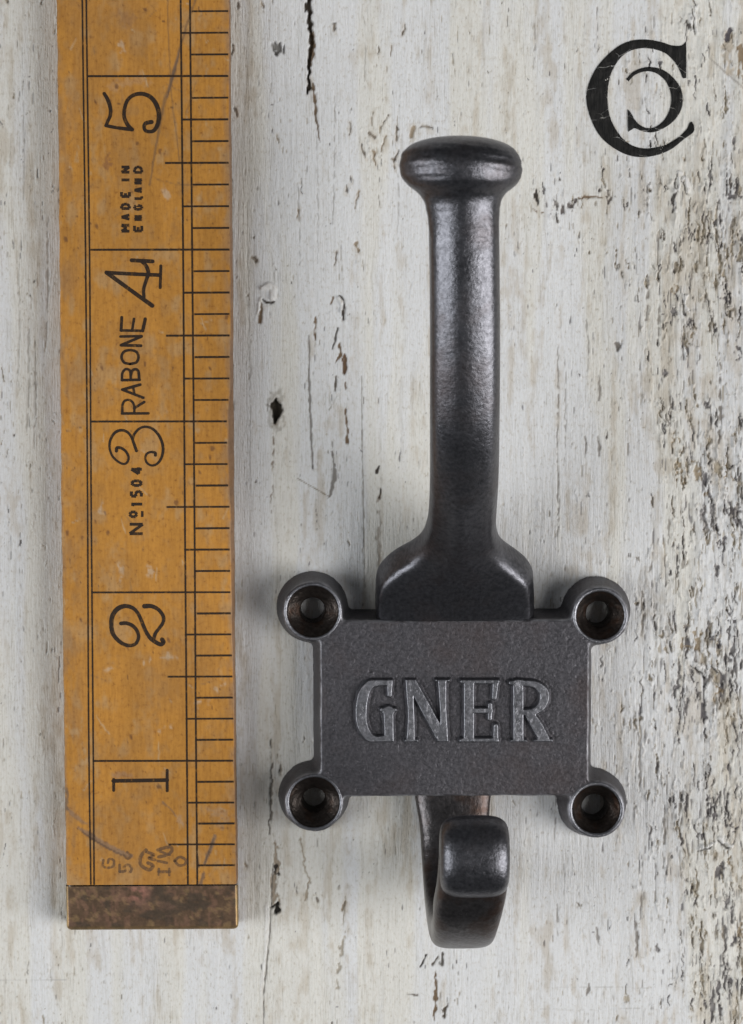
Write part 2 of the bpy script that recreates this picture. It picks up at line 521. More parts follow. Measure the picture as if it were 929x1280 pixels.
for i, (x0, y0, x1, y1, w, s) in enumerate([(697, 425, 696, 560, .9, .7), (696, 540, 697, 690, .9, .7), (706, 440, 706, 580, .7, .6), (733, 400, 735, 470, 1, .6),
                                            (732, 545, 731, 572, 1.2, .8), (748, 545, 749, 570, 1.4, .8), (810, 345, 808, 400, 1.6, .7), (824, 345, 822, 430, 1.4, .7),
                                            (838, 490, 837, 525, 1.4, .8), (748, 470, 749, 500, 1.4, .7), (900, 470, 899, 560, 2.2, .8), (834, 630, 836, 680, 1.6, .7),
                                            (816, 690, 812, 715, 2, .7), (803, 740, 802, 795, 1.8, .7), (855, 690, 852, 715, 2.4, .7), (797, 900, 800, 990, 1.6, .7),
                                            (850, 985, 849, 1020, 2.6, .8), (830, 1010, 829, 1085, 1.5, .8), (800, 1100, 801, 1150, 1.8, .7), (746, 1160, 747, 1190, 2.2, .7),
                                            (795, 1150, 796, 1195, 2.6, .8), (696, 1130, 697, 1170, 1.2, .6), (705, 1080, 704, 1120, 1, .5), (736, 1230, 733, 1245, 2, .8),
                                            (455, 20, 456, 110, .7, .5), (418, 120, 416, 280, .8, .5), (395, 160, 397, 330, .7, .4), (498, 200, 497, 300, .7, .45),
                                            (372, 230, 375, 330, 1, .5), (310, 300, 312, 620, .6, .4), (60, 270, 58, 440, 1.2, .5), (24, 330, 22, 500, .8, .4),
                                            (36, 400, 34, 540, 1.2, .5), (28, 60, 30, 250, 1, .4), (44, 420, 43, 560, 1, .45), (668, 20, 667, 90, .8, .5)]):
    mark([(x0, y0), ((x0 + x1) / 2 + 1.2, (y0 + y1) / 2), (x1, y1)], [w * .4, w, w * .4], (0.15, .125, .10), .12, rough=.22, seed=500 + 9 * i, strength=s, dots=.22)
# the split at the foot of the board
mark([(339, 925), (340, 960), (338, 1010), (337, 1050)], [1.0, 1.8, 1.4, .8], (0.10, .08, .06), .25, rough=.35, seed=901, strength=.85, dots=.15)
mark([(345, 1050), (346, 1075), (343, 1105), (344, 1130)], [1.2, 3.2, 3.4, 2.2], (0.24, .17, .10), .12, rough=.7, seed=902, strength=.75)
mark([(345, 1085), (346, 1093)], [2.5, 2.2], DK, .3, rough=.5, seed=903)
mark([(339, 1134), (346, 1132), (345, 1142)], [1.5, 4.6, 1.8], (0.02, .016, .012), .6, rough=.4, seed=904)
mark([(341, 1080), (338, 1150), (334, 1200), (330, 1250), (330, 1340)], [.6, .9, .8, .7, .6], (0.20, .18, .16), .25, rough=.15, seed=905, strength=.8)
mark([(334, 1130), (332, 1190), (326, 1240)], [2, 2, 1.4], WH, -.12, rough=.3, seed=906, strength=.7)
mark([(376, 1050), (380, 1075), (386, 1105), (382, 1125)], [.7, .9, 1.6, 1], (0.28, .22, .15), .12, rough=.5, seed=907, strength=.8)
mark([(431, 1120), (428, 1170), (424, 1215), (421, 1235)], [1.5, 2.0, 1.8, .7], (0.40, .36, .30), .15, rough=.8, seed=908, dots=.35)
mark([(533, 1193), (526, 1208)], [1, 1.5], DK, .2, rough=.2, seed=909)
mark([(548, 1195), (541, 1206)], [.8, 1.4], (0.12, .1, .08), .2, rough=.2, seed=910)
mark([(508, 1243), (521, 1244)], [.6, 1.2], (0.15, .13, .11), .1, rough=.2, seed=911)
mark([(544, 1216), (545, 1250), (543, 1275)], [1, 2, 1], BR, .15, rough=.4, seed=912)
mark([(559, 1258), (555, 1270)], [2.6, 2], (0.10, .08, .06), .2, rough=.5, seed=913)
mark([(552, 1190), (552, 1205)], [1.4, 2.0], (0.10, .09, .08), .15, rough=.4, seed=914)
# thin pencil strokes and a knife line
mark([(-20, 1226), (40, 1226), (83, 1225)], [.35, .45, .4], (0.38, .37, .36), .02, soft=.06, strength=.6, seed=921)
mark([(655, 1234), (740, 1234), (812, 1235)], [.4, .4, .4], (0.40, .39, .37), .02, soft=.06, strength=.55, seed=922, dots=.25)
mark([(676, 1262), (740, 1262), (800, 1261)], [.5, .5, .6], (0.36, .35, .33), .02, soft=.06, strength=.6, seed=923, dots=.35)
mark([(888, 73), (910, 93), (932, 112), (990, 165)], [.8, 1, .8, .5], (0.36, .33, .30), .12, soft=.1, strength=.8, seed=924)
mark([(911, 45), (908, 70), (912, 90)], [5, 4, 3], (0.42, .35, .26), .12, soft=.3, rough=.8, strength=.7, seed=925)
mark([(912, 38), (910, 50)], [3.2, 2.6], (0.10, .09, .10), .25, rough=.5, seed=926)
mark([(926, 60), (925, 95)], [3.5, 3], (0.32, .24, .16), .12, rough=.8, seed=927)
# broad flaked places near the right-hand edge
for i, (x0, y0, x1, y1, w, dk) in enumerate([(915, 232, 917, 252, 6, 1), (925, 290, 920, 304, 5, 1), (905, 370, 912, 385, 5, 1), (918, 325, 915, 335, 4, 1), (921, 430, 923, 445, 5, 1),
                                             (847, 575, 853, 600, 6, 0), (866, 575, 872, 600, 5, 0), (882, 610, 887, 628, 7, 0), (908, 630, 925, 658, 7, 1), (898, 655, 900, 690, 4, 1),
                                             (905, 580, 907, 610, 5, 0), (870, 790, 874, 820, 6, 0), (855, 800, 858, 815, 5, 0), (892, 790, 898, 815, 4, 1), (908, 820, 915, 838, 7, 1),
                                             (875, 835, 873, 865, 5, 1), (895, 850, 897, 880, 4, 0), (911, 760, 914, 800, 3.5, 1), (889, 1000, 890, 1025, 5, 1), (873, 1042, 876, 1053, 5, 1),
                                             (912, 1025, 915, 1042, 4.5, 1), (909, 1065, 912, 1085, 4.5, 0), (899, 1080, 902, 1100, 4, 1), (858, 1098, 859, 1120, 3, 1), (918, 1170, 917, 1180, 4, 1),
                                             (905, 1200, 907, 1213, 4.5, 1), (912, 1222, 913, 1240, 4.5, 1), (926, 1150, 925, 1190, 4, 0), (864, 1230, 862, 1245, 3, 1), (880, 1245, 884, 1262, 3.5, 1),
                                             (843, 350, 842, 370, 2.4, 0), (861, 390, 858, 415, 2, 1), (866, 405, 864, 430, 2, 0), (843, 545, 841, 560, 2, 0), (776, 336, 786, 322, 2.2, 0),
                                             (893, 280, 886, 296, 3, 1), (862, 285, 866, 300, 2.4, 1), (850, 305, 846, 316, 2.4, 1), (879, 300, 873, 308, 3, 1), (905, 305, 897, 313, 3, 1)]):
    mark([(x0, y0), ((x0 + x1) / 2 + 2, (y0 + y1) / 2), (x1, y1)], [w * .3, w * .75, w * .2], (0.12, .108, .112) if dk else (0.34, .265, .175), .28, rough=1.5, seed=1000 + 11 * i, strength=.9, dots=.28)
for i, (x0, y0, x1, y1, w) in enumerate([(850, 215, 843, 262, 3), (857, 225, 862, 240, 4), (856, 372, 858, 390, 4), (868, 830, 884, 842, 5), (893, 832, 900, 838, 4), (840, 800, 842, 812, 3),
                                         (876, 1062, 892, 1056, 4), (862, 22, 866, 36, 4), (868, 8, 872, 40, 3), (900, 1050, 915, 1058, 4)]):
    mark([(x0, y0), (x1, y1)], [w * .6, w * .4], WH, -.28, rough=.9, seed=1600 + 11 * i, strength=.9)
    mark([(x0 - w * .9, y0 + 2), (x1 - w * .9, y1 + 3)], [.8, 1.0], (0.10, .09, .08), .15, rough=.5, seed=1607 + 11 * i)

H = np.clip(H, -2.5, 0.45)
H -= 0.10
ny, nx = X.shape
bv = np.stack([X, Y, H], -1).reshape(-1, 3)
bf = grid_faces(ny, nx)
board = build("wooden_board", bv, bf, M_BOARD, None, True, colour=np.clip(C, 0, 1).reshape(-1, 3))
board["kind"] = "structure"
board["label"] = "old board with flaking white paint under the hook and the ruler"
# the board's own thickness: sides and back
hx0, hx1, hy0, hy1 = BX[0], BX[-1], BY[0], BY[-1]
T = 22.0
ring = [(j, 0) for j in range(nx)] + [(nx - 1, i) for i in range(1, ny)] + [(j, ny - 1) for j in range(nx - 2, -1, -1)] + [(0, i) for i in range(ny - 2, 0, -1)]
rv = [(BX[j], BY[i], H[i, j]) for j, i in ring]
n = len(rv)
rv = rv + [(p[0], p[1], -T) for p in rv]
rf = [(k, n + k, n + (k + 1) % n, (k + 1) % n) for k in range(n)] + [tuple(range(n, 2 * n))]
M_RAW = NT("raw_wood")
M_RAW.link(M_RAW.ramp(M_RAW.noise(M_RAW.coords((900, 40, 900)), 1.0, 4), [(0.3, (0.16, 0.11, 0.07)), (0.7, (0.36, 0.27, 0.18))]), M_RAW.b.inputs['Base Color'])
M_RAW.b.inputs['Roughness'].default_value = 0.8
build("board_core", rv, rf, M_RAW.m, board, False)


def board_z(x, y):
    j = np.clip(np.searchsorted(BX, x) - 1, 0, nx - 2); i = np.clip(np.searchsorted(BY, y) - 1, 0, ny - 2)
    fx = (x - BX[j]) / (BX[j + 1] - BX[j]); fy = (y - BY[i]) / (BY[i + 1] - BY[i])
    return (H[i, j] * (1 - fx) + H[i, j + 1] * fx) * (1 - fy) + (H[i + 1, j] * (1 - fx) + H[i + 1, j + 1] * fx) * fy


# painted emblem: a large C with a small reversed C inside it
def emblem_px(pts):
    return [(690 + p[0] * 0.2573, 20 + p[1] * 0.2573) for p in pts]


def resample(p, n):
    d = np.r_[0, np.cumsum(np.hypot(*np.diff(p, axis=0).T))]
    t = np.linspace(0, d[-1], n)
    return np.stack([np.interp(t, d, p[:, 0]), np.interp(t, d, p[:, 1])], -1)


def emblem_strip(outer, inner, name, nl=150, nc=9):
    a = resample(catmull(PA(emblem_px(outer)), 8), nl); b = resample(catmull(PA(emblem_px(inner)), 8), nl)
    t = np.linspace(0, 1, nc)[None, :, None]
    g = a[:, None] * (1 - t) + b[:, None] * t
    z = board_z(g[..., 0], g[..., 1])
    edge = np.minimum(t[0, :, 0], 1 - t[0, :, 0])[None, :]
    z = z + 0.09 + 0.05 * sst(0, 0.25, edge)
    v = np.concatenate([g, z[..., None]], -1).reshape(-1, 3)
    return build(name, v, grid_faces(nl, nc), M_EMBLEM, board)


emblem_strip([(653, 122), (630, 143), (585, 143), (530, 126), (450, 114), (370, 124), (300, 163), (232, 230), (190, 300), (168, 375), (173, 445), (200, 525), (240, 590),
              (300, 641), (370, 676), (440, 686), (510, 676), (580, 647), (640, 600), (686, 565), (690, 535), (681, 514)],
             [(652, 300), (636, 302), (624, 272), (600, 228), (560, 187), (510, 165), (450, 157), (390, 166), (340, 196), (301, 250), (279, 310), (270, 395), (280, 480), (310, 550),
              (360, 610), (420, 639), (480, 642), (550, 626), (610, 592), (655, 550), (666, 523), (676, 513)], "painted_letter")
emblem_strip([(360, 306), (390, 275), (430, 255), (480, 248), (540, 262), (590, 300), (625, 350), (636, 405), (626, 460), (590, 512), (540, 547), (490, 565), (440, 560), (404, 545), (388, 552), (370, 563)],
             [(372, 318), (400, 289), (440, 272), (480, 270), (520, 286), (555, 320), (575, 368), (580, 410), (570, 460), (545, 505), (510, 535), (470, 545), (430, 531), (402, 502), (384, 470), (368, 452)], "painted_letter")

# ------------------------------------------------------------------ folding rule
ZR = 5.0
rc = P(189, 1162, 0)
rule = empty("folding_rule", (rc[0], rc[1], 0), "yellow wooden folding rule with black inch marks and brass tip", "ruler")


def interp_px(table, py):
    t = np.array(table)
    return np.interp(py, t[:, 1], t[:, 0])


LEFT = [(69.2, -180), (70.5, 0), (73, 160), (74.5, 310), (76.5, 610), (80, 900), (83, 1107), (84, 1162)]
RIGHT = [(287, -180), (287.5, 0), (289, 200), (290.5, 310), (291.5, 500), (292.5, 620), (293.5, 800), (295, 950), (297, 1107), (298, 1162)]
BEV = [(1.2, -180), (1.2, 0), (2.0, 150), (2.4, 300), (3.0, 420), (3.6, 490), (7.2, 520), (7.0, 560), (6.4, 600), (4.6, 630), (4.4, 700), (3.8, 760), (2.2, 840), (1.6, 900), (2.4, 950), (1.6, 1010), (1.8, 1107)]

pys = np.arange(1106.4, -180, -2.2)
NXT = 170
rows = []; rcol = []
OCH = np.array((0.462, 0.212, 0.036))
for py in pys:
    l = P(interp_px(LEFT, py), py, ZR); r = P(interp_px(RIGHT, py), py, ZR - 1.0)
    bw = interp_px(BEV, py) * MPX
    y0 = l[1]
    jig = (hash2(np.array([py * 3.1]), np.array([2.0]), 7)[0] - .5) * 0.03 + (math.sin(py * .11) + math.sin(py * .037)) * .03
    xl, xr = l[0] + jig, r[0] + jig * .8
    xs = np.linspace(xl + 0.25, xr - bw, NXT)
    prof = [(xl, 0.0), (xl, 2.5), (xl, ZR - 0.3), (xl + 0.08, ZR - 0.09)] + [(x, ZR) for x in xs] + \
           [(xr - bw * .75, ZR - .12 - bw * .25), (xr - bw * .4, ZR - .3 - bw * .6), (xr - .02, ZR - .55 - bw * 1.0), (xr, 2.2), (xr, 0.0)]
    rows.append([(p[0], y0, p[1]) for p in prof])
R_ = np.array(rows)
RX, RY = R_[..., 0], R_[..., 1]
nyr, nxr = RX.shape
CR = np.broadcast_to(OCH, RX.shape + (3,)).copy()


def rblend(col, w):
    global CR
    CR = CR * (1 - w[..., None]) + np.asarray(col) * w[..., None]


f1 = fbm(RX / 3.0, RY / 14.0, 301, 3); f2 = fbm(RX / 1.4, RY / 2.2, 302, 4); f3 = fbm(RX / 6.0, RY / 9.0, 303, 3)
CR = CR * (0.86 + 0.28 * f1)[..., None]
rblend((0.36, 0.20, 0.075), sst(.52, .75, f2) * .40)
rblend((0.42, 0.27, 0.13), sst(.55, .78, fbm(RX / 2.2, RY / 3.5, 304, 4)) * .55)
rblend((0.30, 0.15, 0.045), sst(.55, .75, f3) * .35)
fl = sst(4.2, 0.2, RX - RX[:, 3:4]) * sst(.42, .66, fbm(RX / 1.5, RY / 5.0, 305, 4))
rblend((0.28, 0.16, 0.075), fl * .55)
fr = sst(1.5, 0.0, RX[:, -6:-5] - RX) * sst(.35, .6, fbm(RX / 1.0, RY / 3.0, 306, 4))
rblend((0.30, 0.19, 0.11), fr * .6)
spk = sst(.955, .985, vn(RX / 0.38, RY / 0.5, 307)) * (vn(RX / 7, RY / 7, 308) > .4)
rblend((0.10, 0.045, 0.02), spk * .8)
pale = sst(.70, .80, fbm(RX / 0.9, RY / 1.8, 309, 4)) * sst(.5, .7, vn(RX / 9, RY / 12, 310))
rblend((0.46, 0.34, 0.20), pale * .35)
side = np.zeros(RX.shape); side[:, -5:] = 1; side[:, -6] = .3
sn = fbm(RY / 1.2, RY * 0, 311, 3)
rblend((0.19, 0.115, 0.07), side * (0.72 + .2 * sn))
RZ = R_[..., 2].copy()


def rmark(pts, w, col, depth, soft=.12, strength=.8, rough=.3, seed=1, dots=0.0):
    global CR, RZ
    q = catmull(PA(pts, ZR), 6)
    ww = np.interp(np.linspace(0, 1, len(q)), np.linspace(0, 1, len(w)), w) * MPX
    i = np.where((RY[:, 0] > q[:, 1].min() - 1.5) & (RY[:, 0] < q[:, 1].max() + 1.5))[0]
    if len(i) == 0:
        return
    s = slice(i[0], i[-1] + 1)
    x, y = RX[s], RY[s]
    xr = x + (vn(x / .5, y / .5, seed) - .5) * rough; yr = y + (vn(x / .5, y / .5, seed + 1) - .5) * rough
    a = sst(soft, -soft * .6, seg_dist(xr, yr, q, ww)) * strength
    if dots:
        a = a * sst(dots, dots + .2, vn(x / .6, y / .9, seed + 5))
    CR[s] = CR[s] * (1 - a[..., None]) + np.asarray(col) * a[..., None]
    RZ[s] = np.where(np.abs(RZ[s] - ZR) < .05, RZ[s] - depth * a, RZ[s])


def z2(pts):   # zoom of the rule's top end
    return [(60 + x / 3.716, y / 3.716) for x, y in pts]


SC = (0.16, 0.095, 0.05)
rmark(z2([(700, -60), (685, 0), (640, 130), (605, 260), (575, 370), (540, 480), (500, 690), (472, 860)]), [1.0, 1.2, 1.2, 1.2, 2.0, 1.8, 1.2, .7], SC, .04, rough=.15, seed=1, strength=.7)
rmark(z2([(612, 230), (585, 330), (555, 450)]), [.6, 1.8, .8], (0.13, .09, .07), .04, rough=.2, seed=3, strength=.7)
rmark(z2([(555, -50), (558, 120), (567, 300), (575, 450), (598, 640), (610, 745)]), [.5] * 6, SC, .03, rough=.1, seed=5, strength=.6)
rmark(z2([(690, 380), (640, 530)]), [.5, .6], SC, .02, rough=.1, seed=7, strength=.5)
rmark(z2([(280, 760), (270, 775)]), [4.5, 3.0], (0.22, .10, .05), .02, rough=.8, seed=9, strength=.6)
rmark(z2([(288, 710), (275, 735), (280, 750)]), [1, 1.4, 2], (0.22, .10, .05), .02, rough=.5, seed=10, strength=.5)
rmark(z2([(330, 70), (380, 90), (350, 110)]), [4, 6, 3], (0.26, .14, .07), .0, soft=.5, rough=1.2, seed=11, strength=.4)
rmark(z2([(300, 400), (420, 365), (460, 385)]), [3, 5, 3], (0.44, .28, .16), .0, soft=.5, rough=1.2, seed=12, strength=.4)
rmark(z2([(500, 830), (640, 860), (720, 850)]), [.6, .7, .5], SC, .02, rough=.4, seed=14, strength=.5)


def z5(pts):
    return [(70 + x / 4.04, 940 + y / 4.04) for x, y in pts]


GO = (0.23, 0.15, 0.10)
rmark(z5([(112, 385), (180, 425), (250, 470), (320, 505), (378, 528)]), [1.2, 3.4, 3.4, 3.2, 2.2], GO, .10, rough=.25, seed=20, strength=.75)
rmark(z5([(130, 402), (220, 462), (330, 520)]), [.7, .9, .8], (0.10, .06, .04), .08, rough=.15, seed=21)
rmark(z5([(46, 265), (80, 310), (165, 368)]), [1.2, 2.6, .8], GO, .08, rough=.5, seed=22, strength=.65)
rmark(z5([(50, 190), (58, 240), (52, 290)]), [1.8, 1, 2.4], (0.14, .10, .07), .05, rough=.6, seed=23, strength=.7)
rmark(z5([(803, 425), (780, 490), (748, 565)]), [2.0, 2.6, 1.4], (0.19, .13, .09), .08, rough=.2, seed=24)
rmark(z5([(795, 440), (755, 560)]), [.6, .7], (0.07, .05, .04), .06, rough=.15, seed=25)
rmark(z5([(748, 612), (722, 690)]), [1.8, 1.4], (0.15, .10, .07), .08, rough=.2, seed=26)
rmark(z5([(718, 530), (720, 580)]), [.8, 1.0], (0.10, .06, .04), .04, rough=.1, seed=27)
rmark(z5([(540, 255), (565, 275), (605, 320)]), [2.0, .7, .4], (0.20, .12, .07), .04, rough=.3, seed=28)
rmark(z5([(518, 175), (520, 180)]), [2.6, 2.2], (0.12, .06, .03), .03, rough=.3, seed=29)
rmark(z5([(625, 335), (640, 365)]), [3.2, 2.5], (0.42, .28, .17), .02, soft=.3, rough=.8, seed=30, strength=.6)
rmark(z5([(290, 118), (330, 112), (375, 120)]), [2.5, 3, 2], (0.30, .18, .11), .0, soft=.4, rough=.6, seed=31, strength=.6)
rmark(z5([(780, 300), (850, 310), (840, 380)]), [3, 4, 3], (0.38, .25, .15), .0, soft=.5, rough=1.5, seed=32, strength=.55)
for i, (x, y, w) in enumerate([(250, 590, 1.8), (438, 695, 1.4), (127, 459, 1.7), (181, 454, 1.3), (134, 665, 2.0), (120, 650, 1.2), (132, 640, 1.2), (84, 665, 1.6), (103, 671, 1.0),
                               (101, 774, 1.3), (211, 798, 1.6), (163, 921, 1.4), (120, 282, 1.8), (82, 298, 1.8), (172, 178, 1.8), (119, 126, 1.2), (181, 11, 1.6), (145, 107, 2.4),
                               (220, 628, 2.6), (266, 560, 2.4), (263, 460, 1.2), (262, 570, 1.4), (283, 395, 2.0), (200, 188, 2), (106, 345, 1.0), (216, 458, 1.2)]):
    rmark([(x, y), (x + .5, y + 2.5)], [w, w * .8], (0.14, .06, .025), .03, rough=.3, seed=700 + 5 * i, strength=.75)
for i, (x, y, x1, y1, w) in enumerate([(149, 708, 151, 722, 2.6), (188, 712, 190, 718, 4.0), (202, 822, 218, 819, 1.8), (182, 829, 188, 825, 1.6), (246, 880, 262, 876, 2.6), (272, 862, 282, 855, 2.0),
                                       (134, 838, 140, 834, 2.6), (200, 915, 215, 908, 1.8), (125, 640, 127, 632, 3.0), (207, 240, 212, 246, 3.0), (150, 55, 153, 62, 3.0)]):
    rmark([(x, y), (x1, y1)], [w, w * .7], (0.52, .44, .34), .02, soft=.35, rough=1.0, seed=900 + 5 * i, strength=.5, dots=.25)

for i in range(70):                      # fine handling scratches
    h_ = hash2(np.array([i * 1.0, i + .5, i + 100., i + 200., i + 300.]) * 7, np.arange(5.), 77)
    px_, py_ = 80 + h_[0] * 205, h_[1] * 1090
    ln, an = 4 + 22 * h_[2] ** 2, (h_[3] - .5) * 2.6
    rmark([(px_, py_), (px_ + ln * math.sin(an), py_ + ln * math.cos(an))], [.35, .5 + .5 * h_[4]], (0.50, .38, .24) if h_[4] > .55 else (0.20, .115, .055), .02, soft=.1, rough=.2, seed=2000 + i, strength=.5)
RV = np.stack([RX, RY, RZ], -1).reshape(-1, 3)
rfc = grid_faces(nyr, nxr)
rfc = rfc[:, ::-1]
caps = [list(range(nxr)), list(range((nyr - 1) * nxr, nyr * nxr))[::-1]]
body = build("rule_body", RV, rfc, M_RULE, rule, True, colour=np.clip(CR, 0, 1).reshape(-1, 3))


# printed lines, numerals and lettering
def strokes(name, paths, mat, parent, z, cap=True):
    """ink: paths = [(px points, width px, smooth?)], flat on the rule"""
    V_, F_ = [], []
    for k, (pts, w, sm) in enumerate(paths):
        q = PA(pts, ZR)
        q = catmull(q, 8) if sm and len(q) > 2 else np.array(q)
        hw = (np.interp(np.linspace(0, 1, len(q)), np.linspace(0, 1, len(w)), w) if isinstance(w, (list, tuple)) else np.full(len(q), w)) * MPX / 2 * 1.15
        zz = z + k * 0.0012
        if not sm and len(q) > 2:            # sharp corners: separate bars
            for a in range(len(q) - 1):
                sub = q[a:a + 2]
                _ribbon(V_, F_, sub, hw[a:a + 2], zz + a * .0003, cap)
        else:
            _ribbon(V_, F_, q, hw, zz, cap)
    return build(name, np.array(V_), F_, mat, parent, False)


def _ribbon(V_, F_, q, hw, z, cap):
    t = np.gradient(q, axis=0); t /= np.linalg.norm(t, axis=1)[:, None] + 1e-12
    nrm = np.stack([-t[:, 1], t[:, 0]], -1)
    b = len(V_)
    L = q + nrm * hw[:, None]; R = q - nrm * hw[:, None]
    for i in range(len(q)):
        V_.append((L[i, 0], L[i, 1], z)); V_.append((R[i, 0], R[i, 1], z))
    for i in range(len(q) - 1):
        F_.append((b + 2 * i, b + 2 * i + 1, b + 2 * i + 3, b + 2 * i + 2))
    if cap:
        for (c, tt, h, i, s) in ((q[0], -t[0], hw[0], 0, 1), (q[-1], t[-1], hw[-1], len(q) - 1, -1)):
            n0 = nrm[i] * s
            idx = [b + 2 * i + (0 if s == 1 else 1)]
            for a in np.linspace(0, math.pi, 7)[1:-1]:
                p = c + (n0 * math.cos(a) + tt * math.sin(a)) * h
                idx.append(len(V_)); V_.append((p[0], p[1], z))
            idx.append(b + 2 * i + (1 if s == 1 else 0))
            F_.append(tuple(idx))


ZI = ZR + 0.02
L1 = [(102.5, -170), (103, 0), (107, 310), (109.5, 610), (111, 910), (113.7, 1106)]
L2 = [(107.5, -170), (108, 0), (112, 310), (114, 610), (116.5, 910), (117.8, 1106)]
R1 = [(225, -170), (226, 0), (229, 310), (231, 610), (233.5, 910), (235, 1106)]
R2 = [(236, -170), (237.6, 0), (240.3, 310), (243, 610), (245, 910), (246.8, 1106)]
strokes("border_lines", [(L1, 1.8, True), (L2, 1.8, True), (R1, 2.0, True), (R2, 2.0, True)], M_INK, rule, ZI, False)
inch = [-121.0, 95.3, 312.3, 527.0, 740.6, 951.2, 1160]
tk = []
for a in range(len(inch) - 1):
    for e in range(8):
        py = inch[a] + (inch[a + 1] - inch[a]) * e / 8
        if py > 1104:
            continue
        xe = interp_px(RIGHT, py) - interp_px(BEV, py) - 1.0
        jit = (hash2(np.array([py]), np.array([1.]), 3)[0] - .5) * 2.4
        if e == 0:
            x0 = interp_px(L2, py)
        elif e == 4:
            x0 = interp_px(R1, py) - 22.5 + jit
        elif e in (2, 6):
            x0 = interp_px(R1, py) - 1
        else:
            x0 = interp_px(R2, py) + 1 + abs(jit)
        tk.append(([(x0, py), (xe, py - 0.3)], 2.1 + jit * .14, False))
strokes("graduation_marks", tk, M_INK, rule, ZI + 0.012, False)


def zz(ox, oy, s, pts):
    return [(ox + x / s, oy + y / s) for x, y in pts]


def numeral(paths):
    return strokes("numeral", paths, M_INK, rule, ZI)


numeral([(zz(125, 100, 9.29, [(50, 158), (92, 230), (122, 330), (120, 410), (92, 480), (70, 530)]), [3.6, 4.2, 4.0, 3.6, 3.4], True),
         (zz(125, 100, 9.29, [(70, 530), (160, 548), (260, 563), (375, 575)]), [3.6, 3.6, 4.2], True),
         (zz(125, 100, 9.29, [(370, 575), (322, 520), (285, 440), (283, 350), (318, 240), (388, 178), (480, 160), (572, 188), (640, 258), (678, 350), (685, 440), (665, 530), (625, 588), (572, 600), (527, 585), (514, 540), (535, 502), (600, 488)]),
          [4.4, 4.0, 3.8, 4.4, 5.0, 4.6, 3.8, 3.8, 4.6], True)])
numeral([(zz(125, 310, 9.29, [(75, 285), (380, 302), (700, 315)]), 4.0, True), (zz(125, 310, 9.29, [(708, 208), (700, 460)]), 3.2, False),
         (zz(125, 310, 9.29, [(78, 285), (330, 470), (608, 670)]), [4.6, 4.2, 4.6], True),
         (zz(125, 310, 9.29, [(512, 570), (508, 480), (540, 370), (562, 290), (535, 205), (480, 155)]), [3.4, 3.6, 4.0, 4.2, 3.4], True),
         (zz(125, 310, 9.29, [(368, 143), (612, 156)]), 4.2, False)])
numeral([(zz(125, 520, 8.0, [(165, 350), (172, 318), (215, 322), (262, 358), (287, 412), (275, 460), (238, 480), (180, 455), (125, 400), (97, 320), (105, 240), (145, 172), (205, 143), (265, 155), (310, 200), (335, 262), (366, 348)]),
          [3.6, 3.0, 2.6, 2.4, 2.6, 3.2, 2.8, 3.4], True),
         (zz(125, 520, 8.0, [(328, 225), (345, 180), (390, 130), (450, 108), (520, 125), (580, 180), (620, 260), (632, 340), (612, 425), (572, 478), (520, 495), (472, 470), (454, 420), (470, 378), (512, 360), (552, 368), (556, 392)]),
          [3.2, 2.6, 3.0, 3.2, 2.6, 2.4, 2.6, 3.4], True)])
numeral([(zz(125, 740, 9.29, [(245, 365), (310, 363), (380, 392), (430, 450), (450, 520), (425, 590), (370, 620), (290, 612), (210, 560), (150, 480), (133, 380), (145, 280), (200, 200), (290, 163), (380, 185), (440, 245), (485, 340), (530, 450), (590, 540), (660, 590), (710, 608), (738, 582), (722, 552)]),
          [4.2, 4.0, 3.6, 4.2, 4.8, 5.2, 3.8, 4.2, 4.6, 4.8], True),
         (zz(125, 740, 9.29, [(518, 165), (600, 165), (680, 205), (735, 280), (735, 350), (690, 420), (645, 480), (622, 555)]), [5.2, 4.2, 3.8, 3.6, 4.0], True)])
numeral([(zz(70, 940, 4.04, [(290, 146), (562, 142)]), 4.2, False), (zz(70, 940, 4.04, [(562, 92), (562, 196)]), 3.2, False), (zz(70, 940, 4.04, [(292, 138), (292, 194)]), 3.2, False)])

RB = lambda pts: zz(140, 380, 8.53, pts)
for paths in [
    [(RB([(108, 1168), (390, 1166)]), 2.9, False), (RB([(112, 1165), (112, 1085), (132, 1038), (172, 1022), (215, 1042), (238, 1090), (240, 1165)]), 2.7, True), (RB([(236, 1112), (345, 1045)]), 2.9, False)],
    [(RB([(112, 914), (335, 1000)]), 3.0, False), (RB([(112, 914), (302, 860)]), 3.2, False), (RB([(226, 888), (240, 958)]), 2.6, False)],
    [(RB([(106, 812), (296, 808)]), 3.0, False), (RB([(108, 810), (110, 745), (135, 702), (168, 696), (195, 720), (202, 806)]), 2.8, True), (RB([(202, 760), (218, 712), (252, 696), (282, 720), (292, 806)]), 3.0, True)],
    [(RB([(193, 640), (128, 622), (103, 565), (128, 510), (193, 492), (260, 510), (284, 565), (260, 622), (193, 640)]), 2.9, True)],
    [(RB([(92, 347), (318, 343)]), 2.9, False), (RB([(98, 440), (310, 445)]), 3.2, False), (RB([(98, 438), (318, 346)]), 3.0, False)],
    [(RB([(95, 282), (332, 286)]), 2.9, False), (RB([(98, 282), (105, 142)]), 3.2, False), (RB([(215, 284), (236, 158)]), 2.8, False), (RB([(328, 286), (356, 160)]), 3.6, False)]]:
    strokes("printed_letter", paths, M_INK, rule, ZI)

